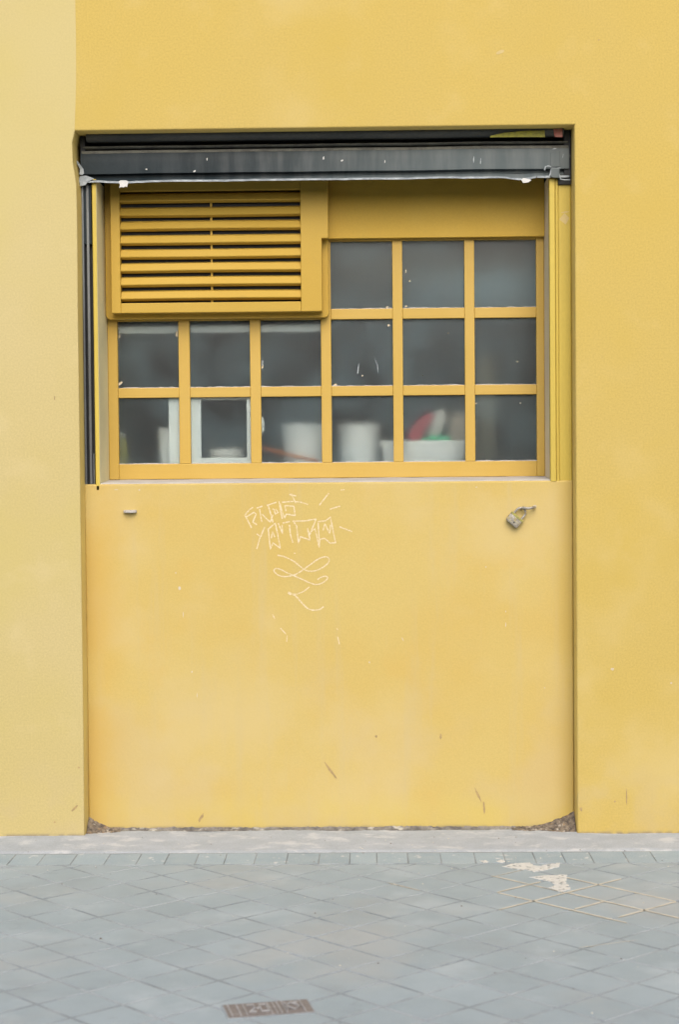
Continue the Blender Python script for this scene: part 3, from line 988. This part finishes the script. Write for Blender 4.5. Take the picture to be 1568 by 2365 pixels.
def stroke(mb, pts, w=.0060, curve=False):
    GY[0] -= .00004
    w3 = [P(*r5(*p), GY[0]) for p in pts]
    line = smooth_line([(p.x, p.z) for p in w3]) if curve else None
    if line is None:
        line = []
        for a, b in zip(w3, w3[1:]):
            n = max(2, int((b - a).length / .006))
            line += [Vector((a.x + (b.x - a.x) * s / n, a.z + (b.z - a.z) * s / n)) for s in range(n)]
        line.append(Vector((w3[-1].x, w3[-1].z)))
    l, r = [], []
    for i, p in enumerate(line):
        t = line[min(i + 1, len(line) - 1)] - line[max(i - 1, 0)]
        t = t.normalized() if t.length > 1e-9 else Vector((1, 0))
        nn = Vector((-t.y, t.x)) * (w / 2 * random.uniform(.75, 1.2))
        yy = GY[0] - i * .000004
        l.append((p.x + nn.x, yy, p.y + nn.y))
        r.append((p.x - nn.x, yy, p.y - nn.y))
    k = len(line)
    mb.add(l + r, [(i, i + 1, k + i + 1, k + i) for i in range(k - 1)])


word_a = [[(245, 355), (262, 385), (285, 430), (305, 468)], [(245, 355), (285, 305), (318, 285)], [(258, 370), (325, 330), (345, 345), (315, 415), (352, 440)],
          [(350, 292), (402, 275)], [(375, 300), (385, 360), (396, 415)], [(398, 345), (440, 390), (470, 415), (495, 350)],
          [(440, 268), (525, 240)], [(452, 272), (475, 345), (495, 420)], [(490, 300), (505, 305), (515, 345), (545, 328)], [(515, 345), (540, 330), (520, 300)],
          [(548, 230), (560, 310), (578, 388)], [(555, 250), (575, 320), (598, 382), (612, 345), (692, 358), (680, 275), (600, 270), (610, 320)], [(575, 240), (680, 232)],
          [(640, 170), (700, 185)], [(655, 165), (700, 250)], [(685, 235), (735, 238), (805, 260)]]
word_b = [[(350, 655), (382, 545), (350, 520)], [(385, 545), (420, 460)], [(452, 475), (470, 655), (495, 600), (560, 648), (535, 520), (515, 425), (450, 480)], [(480, 560), (490, 500), (510, 550)],
          [(540, 425), (560, 470), (580, 520), (575, 440)], [(580, 425), (645, 412)], [(640, 440), (650, 530), (672, 598)],
          [(668, 408), (785, 405), (878, 388)], [(680, 415), (705, 450), (720, 602), (738, 545), (825, 575), (800, 470), (820, 530), (878, 388)],
          [(825, 505), (868, 475), (888, 560), (905, 642), (908, 570), (955, 560), (1000, 602), (1050, 600), (1030, 500), (1005, 372), (960, 405), (895, 412), (905, 580)],
          [(940, 490), (955, 430), (1000, 520), (1005, 440)]]
ticks = [[(905, 268), (990, 160)], [(1000, 302), (1092, 274)], [(1085, 458), (1197, 500)]]
swirl = [(535, 710), (600, 725), (680, 765), (760, 828), (800, 848), (860, 850), (930, 822), (982, 780), (993, 742), (960, 724), (900, 742), (830, 790), (760, 840), (690, 882), (600, 900),
         (540, 885), (504, 850), (518, 828), (560, 835), (620, 865), (690, 895), (780, 936), (850, 965), (900, 968), (950, 945), (980, 912), (962, 896), (920, 906), (890, 926)]
tail = [[(818, 990), (770, 1028), (720, 1050), (690, 1056), (628, 1042)], [(650, 1052), (690, 1066), (740, 1120), (800, 1180), (850, 1197), (910, 1190), (945, 1165)], [(628, 1040), (655, 1056)]]
for strokes, lab in ((word_a, 'upper line of pale scrawled graffiti letters'), (word_b, 'lower line of pale scrawled graffiti letters')):
    mb = MB()
    for s in strokes:
        stroke(mb, s)
    tag(mb.build('graffiti', CHALK, inf, fix=False), lab)
for s, lab in zip(ticks, ('short pale dash rising above the graffiti', 'short pale dash right of the upper graffiti line', 'short pale dash right of the lower graffiti line')):
    mb = MB()
    stroke(mb, s, .0064)
    tag(mb.build('graffiti', CHALK, inf, fix=False), lab)
mb = MB()
stroke(mb, swirl, .0060, True)
tag(mb.build('graffiti', CHALK, inf, fix=False), 'pale looping squiggle under the graffiti letters')
mb = MB()
stroke(mb, tail[0], .0055, True)
stroke(mb, tail[1], .0068, True)
stroke(mb, tail[2], .011)
tag(mb.build('graffiti', CHALK, inf, fix=False), 'pale hooked stroke below the squiggle')
mb = MB()
for s in ([(490, 1235), (512, 1275)], [(560, 1355), (612, 1412)], [(620, 1420), (616, 1478)], [(1060, 1360), (1072, 1372)], [(1068, 1430), (1085, 1500)], [(680, 690), (695, 694)], [(1095, 132), (1130, 128)]):
    stroke(mb, s, .0045)
tag(mb.build('scratch', CHALK, inf, fix=False), kind='stuff')
for (px, py, l, w, a) in ((415, 1358, .016, .020, 0), (406, 1323, .007, .012, 0), (443, 1551, .008, .014, 0), (455, 1605, .005, .03, 0), (930, 1476, .005, .028, .4), (1168, 1443, .006, .03, 0), (853, 1529, .008, .010, 0),
                          (1122, 1309, .010, .008, 0), (1258, 1588, .009, .007, 0), (1168, 1412, .005, .012, 0), (423, 1420, .005, .04, 0), (322, 1132, .014, .009, .3), (268, 1131, .03, .006, .1),
                          (1100, 1125, .014, .006, .2)):
    smear(px, py, l * .75, w * .8, a, IY - .0006, 'paint_chip', inf)
for (px, py, l, w, a) in ((764, 1780, .10, .010, -.95), (1104, 1835, .07, .010, -1.15), (1118, 1864, .07, .008, -1.5), (464, 1888, .05, .012, 1.0), (869, 1700, .012, .012, 0), (1018, 1700, .010, .03, 0)):
    smear(px, py, l, w, a, IY - .0012, 'scuff', inf, m=SCUFF, n=14)
for (px, py, l, w, a) in ((1414, 1545, .016, .016, 0), (1550, 1577, .009, .009, 0)):
    smear(px, py, l, w, a, -.0012, 'paint_chip', wall)
smear(1156, 122, .04, .018, .3, -.0008, 'paint_chip', wall, m=FAINT)
for (px, py, l, w, a) in ((1447, 1840, .006, .07, 0), (1420, 1850, .010, .010, 0), (1383, 94, .008, .006, 0), (1342, 1868, .014, .02, 0)):
    smear(px, py, l, w, a, -.0012, 'scuff', wall, m=SCUFF)
for (px, py, l, w, a) in ((172, 1866, .05, .010, .8), (126, 1898, .01, .01, 0), (126, 920, .006, .02, 0), (182, 1772, .01, .01, 0)):
    smear(px, py, l, w, a, -.0012, 'scuff', wall2, m=SCUFF)

# crumbled mortar in the two lower corners and the mortar line at the infill's foot
def heap(xa_, xb_, top, yb, yf, name, m, nx=44, ny=8, rough=.006):
    mb = MB()
    for a in range(nx + 1):
        for b in range(ny + 1):
            t = a / nx
            xx = xa_ + (xb_ - xa_) * t
            h = top(t)
            s = b / ny
            zz = h * (1 - s) ** 1.1 + .004 * (1 - s)
            yy = yb + (yf - yb) * s * (.55 + .45 * min(1, h / .05))
            nn = mnoise.noise((xx * 60, yy * 60, zz * 60)) * rough + mnoise.noise((xx * 140, yy * 140, 3)) * rough * .6
            mb.v.append((xx, yy - nn - .002, zz + nn * .6 - .013))
    mb.f = [(a * (ny + 1) + b, (a + 1) * (ny + 1) + b, (a + 1) * (ny + 1) + b + 1, a * (ny + 1) + b + 1) for a in range(nx) for b in range(ny)]
    mb.m = [0] * len(mb.f)
    return mb.build(name, m, bld)


heap(.60, XR - .001, lambda t: .005 + .014 * t + .056 * max(0, (t - .4) / .6) ** 1.3, IY + .003, .035, 'crumbled_mortar', RUBBLE)
heap(XL + .001, -1.20, lambda t: .010 + .050 * max(0, 1 - t * 1.5) ** 1.2, IY + .003, .045, 'crumbled_mortar', RUBBLE)
heap(-1.22, .62, lambda t: .009 + .006 * mnoise.noise((t * 9, 2, 2)) + .005 * mnoise.noise((t * 40, 2, 7)), IY + .003, .085, 'mortar_joint', BEADM, nx=240, ny=5, rough=.004)

# stub lugs for locking the shutter
def lug(px, py, wd, out, th):
    c = P(px, py, IY)
    pts = [(c.x - wd / 2, IY + .01), (c.x - wd / 2, IY - out * .45)] + \
          [(c.x + wd / 2 * math.cos(math.pi - t), IY - out * .45 - out * .55 * math.sin(t)) for t in (.5, 1.0, 1.57, 2.14, 2.64)] + [(c.x + wd / 2, IY - out * .45), (c.x + wd / 2, IY + .01)]
    return MB().prism(pts, 'z', c.z - th / 2, c.z + th / 2).build('lug', SILL, inf, bevel=.003)


tag(lug(301, 1181, .060, .034, .013), 'flat stub lug sticking out left of the graffiti')
r6 = lambda x, y: (1097.6 + .16 * x, 1097.6 + .16 * y)
stp = MB()
q0, q1 = P(*r6(850, 462), IY + .004), P(*r6(850, 462), IY - .03)
q2, q3 = P(*r6(770, 478), IY - .042), P(*r6(690, 470), IY - .030)
q4 = P(*r6(665, 480), IY + .004)
stp.tube(smooth_line([q0, q1, q2, q3, q4], 5), .0062, 10)
tag(stp.build('staple', SHACK, inf, smooth=True), 'bent steel staple carrying the padlock')
smear(1234, 1171, .022, .016, .5, IY - .0008, 'paint_chip', inf)

# ------------------------------------------------------------------ padlock
pc = P(*r6(562, 648), IY - .022)
pk = empty('padlock', pc)
tag(pk, 'weathered grey padlock hanging tilted from a staple below the window', 'padlock')
ang = -math.atan2(140, 160)
Rm = Matrix.Rotation(-ang, 3, 'Y')
e1 = Vector((math.cos(ang), 0, math.sin(ang)))          # along the top edge of the body
e2 = Vector((-math.sin(ang), 0, math.cos(ang)))         # towards the shackle
body = MB()
wd, ht, dp = .066, .047, .012
outl = [(-wd / 2, -ht / 2 + .006), (-wd / 2 + .006, -ht / 2), (wd / 2 - .006, -ht / 2), (wd / 2, -ht / 2 + .006), (wd / 2, ht / 2), (-wd / 2, ht / 2)]
vs = []
for yy in (-dp, dp):
    vs += [e1 * a + e2 * b + Vector((0, yy, 0)) for a, b in outl]
n = 6
body.add(vs, [tuple(range(n)), tuple(range(2 * n - 1, n - 1, -1))] + [(i, n + i, n + (i + 1) % n, (i + 1) % n) for i in range(n)])
body.build('body', LOCK, pk, bevel=.004, seg=3, smooth=True)
cap = MB()
vs = []
for yy in (-dp - .0012, dp + .0012):
    vs += [e1 * a + e2 * b + Vector((0, yy, 0)) for a, b in ((-wd / 2 - .001, ht / 2 - .009), (wd / 2 + .001, ht / 2 - .009), (wd / 2 + .001, ht / 2 + .0012), (-wd / 2 - .001, ht / 2 + .0012))]
cap.add(vs, [(0, 1, 2, 3), (7, 6, 5, 4), (0, 4, 5, 1), (1, 5, 6, 2), (2, 6, 7, 3), (3, 7, 4, 0)])
cap.build('top_band', BRASS, pk, bevel=.002)
shk = []
for t in range(0, 13):
    a = math.pi * t / 12
    shk.append(e1 * (-.022 * math.cos(a)) + e2 * (ht / 2 + .022 + .022 * math.sin(a)))
shk = [e1 * -.022 + e2 * (ht / 2 - .008)] + shk + [e1 * .022 + e2 * (ht / 2 - .008)]
MB().tube(shk, .0052, 10).build('shackle', SHACK, pk, smooth=True)
key = MB()
key.lathe([(.0035, 0), (.0035, .002)], 0, 0, 10)
kc = e1 * .005 - e2 * .008
key.v = [(kc.x + a, -dp - b - .0004, kc.z + c) for (a, c, b) in key.v]
key.build('keyhole', BLACK, pk)

# ================================================================== the room behind the panes
room = empty('room')
room.parent = bld
ry0, ry1, rx0, rx1, rz0, rz1 = .62, 3.4, -2.2, 1.8, .3, 3.15
for (a, nm) in (((rx0, rx1, ry1, ry1 + .1, rz0, rz1), 'back_wall'), ((rx0 - .1, rx0 - .001, ry0 + .001, ry1, rz0, rz1), 'side_wall'), ((rx1 + .001, rx1 + .1, ry0 + .001, ry1, rz0, rz1), 'side_wall'),
                ((rx0 - .1, rx1 + .1, ry0 + .001, ry1 + .1, rz1 + .001, rz1 + .1), 'ceiling'), ((rx0 - .1, rx1 + .1, .475, ry1 + .1, rz0 - .1, rz0 - .001), 'floor')):
    MB().box(*a).build(nm, ROOMM, room)
ZC = r3[1] - .012
MB().box(XW0 + .002, XW1 - .002, WY + .055, 1.15, ZC - .04, ZC).build('counter', COUNT, room, bevel=.004)
# boxed lower edge of the vent duct, showing as a pale band through the left panes
dz0, dz1 = Z(500, 769, .47), Z(500, 752, .47)
MB().box(XW0 + .02, X(750, 760, .5), .47, .57, dz0, dz1).build('duct_edge', WFRAME, room, bevel=.006)
tag(MB().box(X(790, 600, 1.2), X(1240, 600, 1.2), 1.15, 1.5, Z(1000, 655, 1.2), Z(1000, 585, 1.2)).build('reflection_board', OGREY, room, bevel=.01))  # olive board added to imitate the gradient reflected in the upper panes


def thing_pts(px, py, y):
    return P(px, py, y)


def pail(pxa, pxb, pytop, y, name, label, cat, m=PAIL, rim=True, taper=.88, group=None):
    xa_, xb_ = X(pxa, 1030, y), X(pxb, 1030, y)
    cx, r = (xa_ + xb_) / 2, (xb_ - xa_) / 2
    h = Z((pxa + pxb) / 2, pytop, y) - ZC
    root = empty(name, (cx, y, ZC))
    tag(root, label, cat, group)
    MB().lathe([(r * taper, .001), (r * taper * 1.005, .004), (r * .985, h - .012), (r * .985, h - .004), (r * .93, h - .004), (r * taper * .93, .006)], 0, 0).build('body', m, root, smooth=True)
    if rim:
        MB().lathe([(r * .99, h - .02), (r * 1.02, h - .018), (r * 1.02, h), (r * .95, h), (r * .95, h - .003)], 0, 0).build('rim', m, root, smooth=True)
    return root


pail(650, 756, 980, .70, 'pail', 'white plastic pail behind the lower pane with the orange stick in front of it', 'pail', group='white pails on the counter')
pail(782, 880, 980, .70, 'pail', 'white plastic pail standing just left of the wide white tub', 'pail', group='white pails on the counter')
pail(366, 412, 988, .60, 'beaker', 'white plastic beaker behind the white frame at the bottom left panes', 'beaker', rim=False, taper=.85)
pail(478, 566, 1036, .60, 'bowl', 'shallow cream bowl seen through the white frame', 'bowl', m=CREAM, rim=False, taper=.8)

# wide tub and what lies in it
ty = .59
ta, tb = X(877, 1040, ty), X(1078, 1040, ty)
th = Z(976, 1018, ty) - ZC
tcx, tr = (ta + tb) / 2, (tb - ta) / 2
tub = empty('tub', (tcx, ty, ZC))
tag(tub, 'wide white plastic tub with a rolled rim on the counter behind the panes', 'tub')
MB().lathe([(.90, .001), (.91, .004), (.975, th - .014), (.975, th - .004), (.93, th - .004), (.88, .006)], 0, 0, n=36, sx=1, sy=1).build('body', PAIL, tub, smooth=True)
MB().lathe([(.97, th - .022), (1.0, th - .02), (1.0, th), (.94, th), (.94, th - .004)], 0, 0, n=36).build('rim', WFRAME, tub, smooth=True)
for ch in tub.children:
    for v in ch.data.vertices:
        v.co.x *= tr
        v.co.y *= .075


def lump(pxs, y, dy, name, label, cat, m):
    pts = [P(a, b, y) for a, b in pxs]
    c = sum(pts, Vector()) / len(pts)
    o = MB().prism([(p.x - c.x, p.z - c.z) for p in pts], 'y', -dy / 2, dy / 2).build(name, m, None, bevel=.008, seg=3, smooth=True)
    o.location = c
    return tag(o, label, cat)


lump([(972, 1030), (974, 1014), (990, 1007), (1018, 1004), (1040, 1010), (1044, 1030)], .60, .05, 'scouring_pad', 'green scouring pad sticking up out of the white tub', 'scouring pad', GREENP)
lump([(942, 1010), (948, 990), (975, 962), (990, 952), (1004, 964), (985, 990), (966, 1022), (948, 1030)], .67, .03, 'dustpan', 'red plastic scoop leaning in the white tub', 'scoop', REDP)
lump([(986, 1018), (994, 975), (1004, 950), (1022, 946), (1034, 964), (1022, 990), (1006, 1026)], .70, .04, 'brush', 'pale grey brush head leaning beside the red scoop', 'brush', CREAM)
lump([(1030, 1030), (1034, 985), (1046, 955), (1074, 950), (1090, 970), (1094, 1062), (1050, 1064)], .78, .06, 'cloth_bundle', 'beige bundle of cloth behind the right end of the tub', 'cloth', BEIGE)

# white frame leaning against the glass
wy = WY + .032
fr = empty('picture_frame', (X(495, 1068, wy), wy, ZC))
tag(fr, 'small empty white frame leaning against the lower left panes', 'frame')
fx = [X(a, 1000, wy) - fr.location.x for a in (390, 464.5, 570, 606)]
fz = [Z(520, b, wy) - ZC for b in (1068, 1057.5, 924, 914)]
MB().box(fx[0], fx[1], 0, .012, 0, fz[3]).build('side_bar', WFRAME, fr, bevel=.002)
MB().box(fx[2], fx[3] - .03, 0, .012, 0, fz[3]).build('side_bar', WFRAME, fr, bevel=.002)
MB().box(fx[1] + .0002, fx[2] - .0002, .0005, .0115, 0, fz[1]).build('bottom_bar', WFRAME, fr, bevel=.002)
MB().box(fx[1] + .0002, fx[2] - .0002, .0005, .0115, fz[2], fz[3]).build('top_bar', CREAM, fr, bevel=.002)
lump([(598, 1000), (598, 970), (604, 962), (609, 966), (611, 985), (608, 1000)], .462, .012, 'spoon', 'white spoon tip showing at the edge of a lower pane', 'spoon', WFRAME)

# orange stick, olive bottle
st = MB().tube([P(585, 1030, .56), P(650, 1046, .58), P(735, 1066, .60)], .007, 8).build('broom_stick', ORANGE, None, smooth=True)
tag(st, 'thin orange stick lying slantwise in front of a white pail', 'stick')
bt = empty('bottle', (X(283, 1040, .58), .58, ZC))
tag(bt, 'olive yellow bottle at the far left behind the lowest pane', 'bottle')
MB().lathe([(.024, .001), (.026, .01), (.026, .095), (.020, .118), (.010, .13), (.010, .142)], 0, 0, 20).build('body', OLIVE, bt, smooth=True)
MB().lathe([(.012, .1425), (.012, .16), (.009, .162)], 0, 0, 14).build('cap', WFRAME, bt, smooth=True)
# pole added to imitate a pale vertical reflection at the right
lump([(1108, 1068), (1106, 900), (1108, 820), (1140, 820), (1142, 900), (1138, 1068)], 1.0, .05, 'reflection_post', 'added olive grey post behind the bottom right panes', 'reflection_post', OGREY)

# ================================================================== across the street (unseen, added and sized for the light; mirrors in the panes)
opp = empty('building', (0, -17, 0))
tag(opp, 'added, unseen plain plastered house across the street, reflected dimly in the window panes', 'house')
MB().box(-22, 22, -6, 0, -.17, 5.0).build('wall', STREETW, opp)
for a in range(-9, 10):
    for zz in (0.8, 3.0):
        MB().box(a * 2.3 - .55, a * 2.3 + .55, .002, .03, zz, zz + 1.7).build('window', DARKGL, opp)
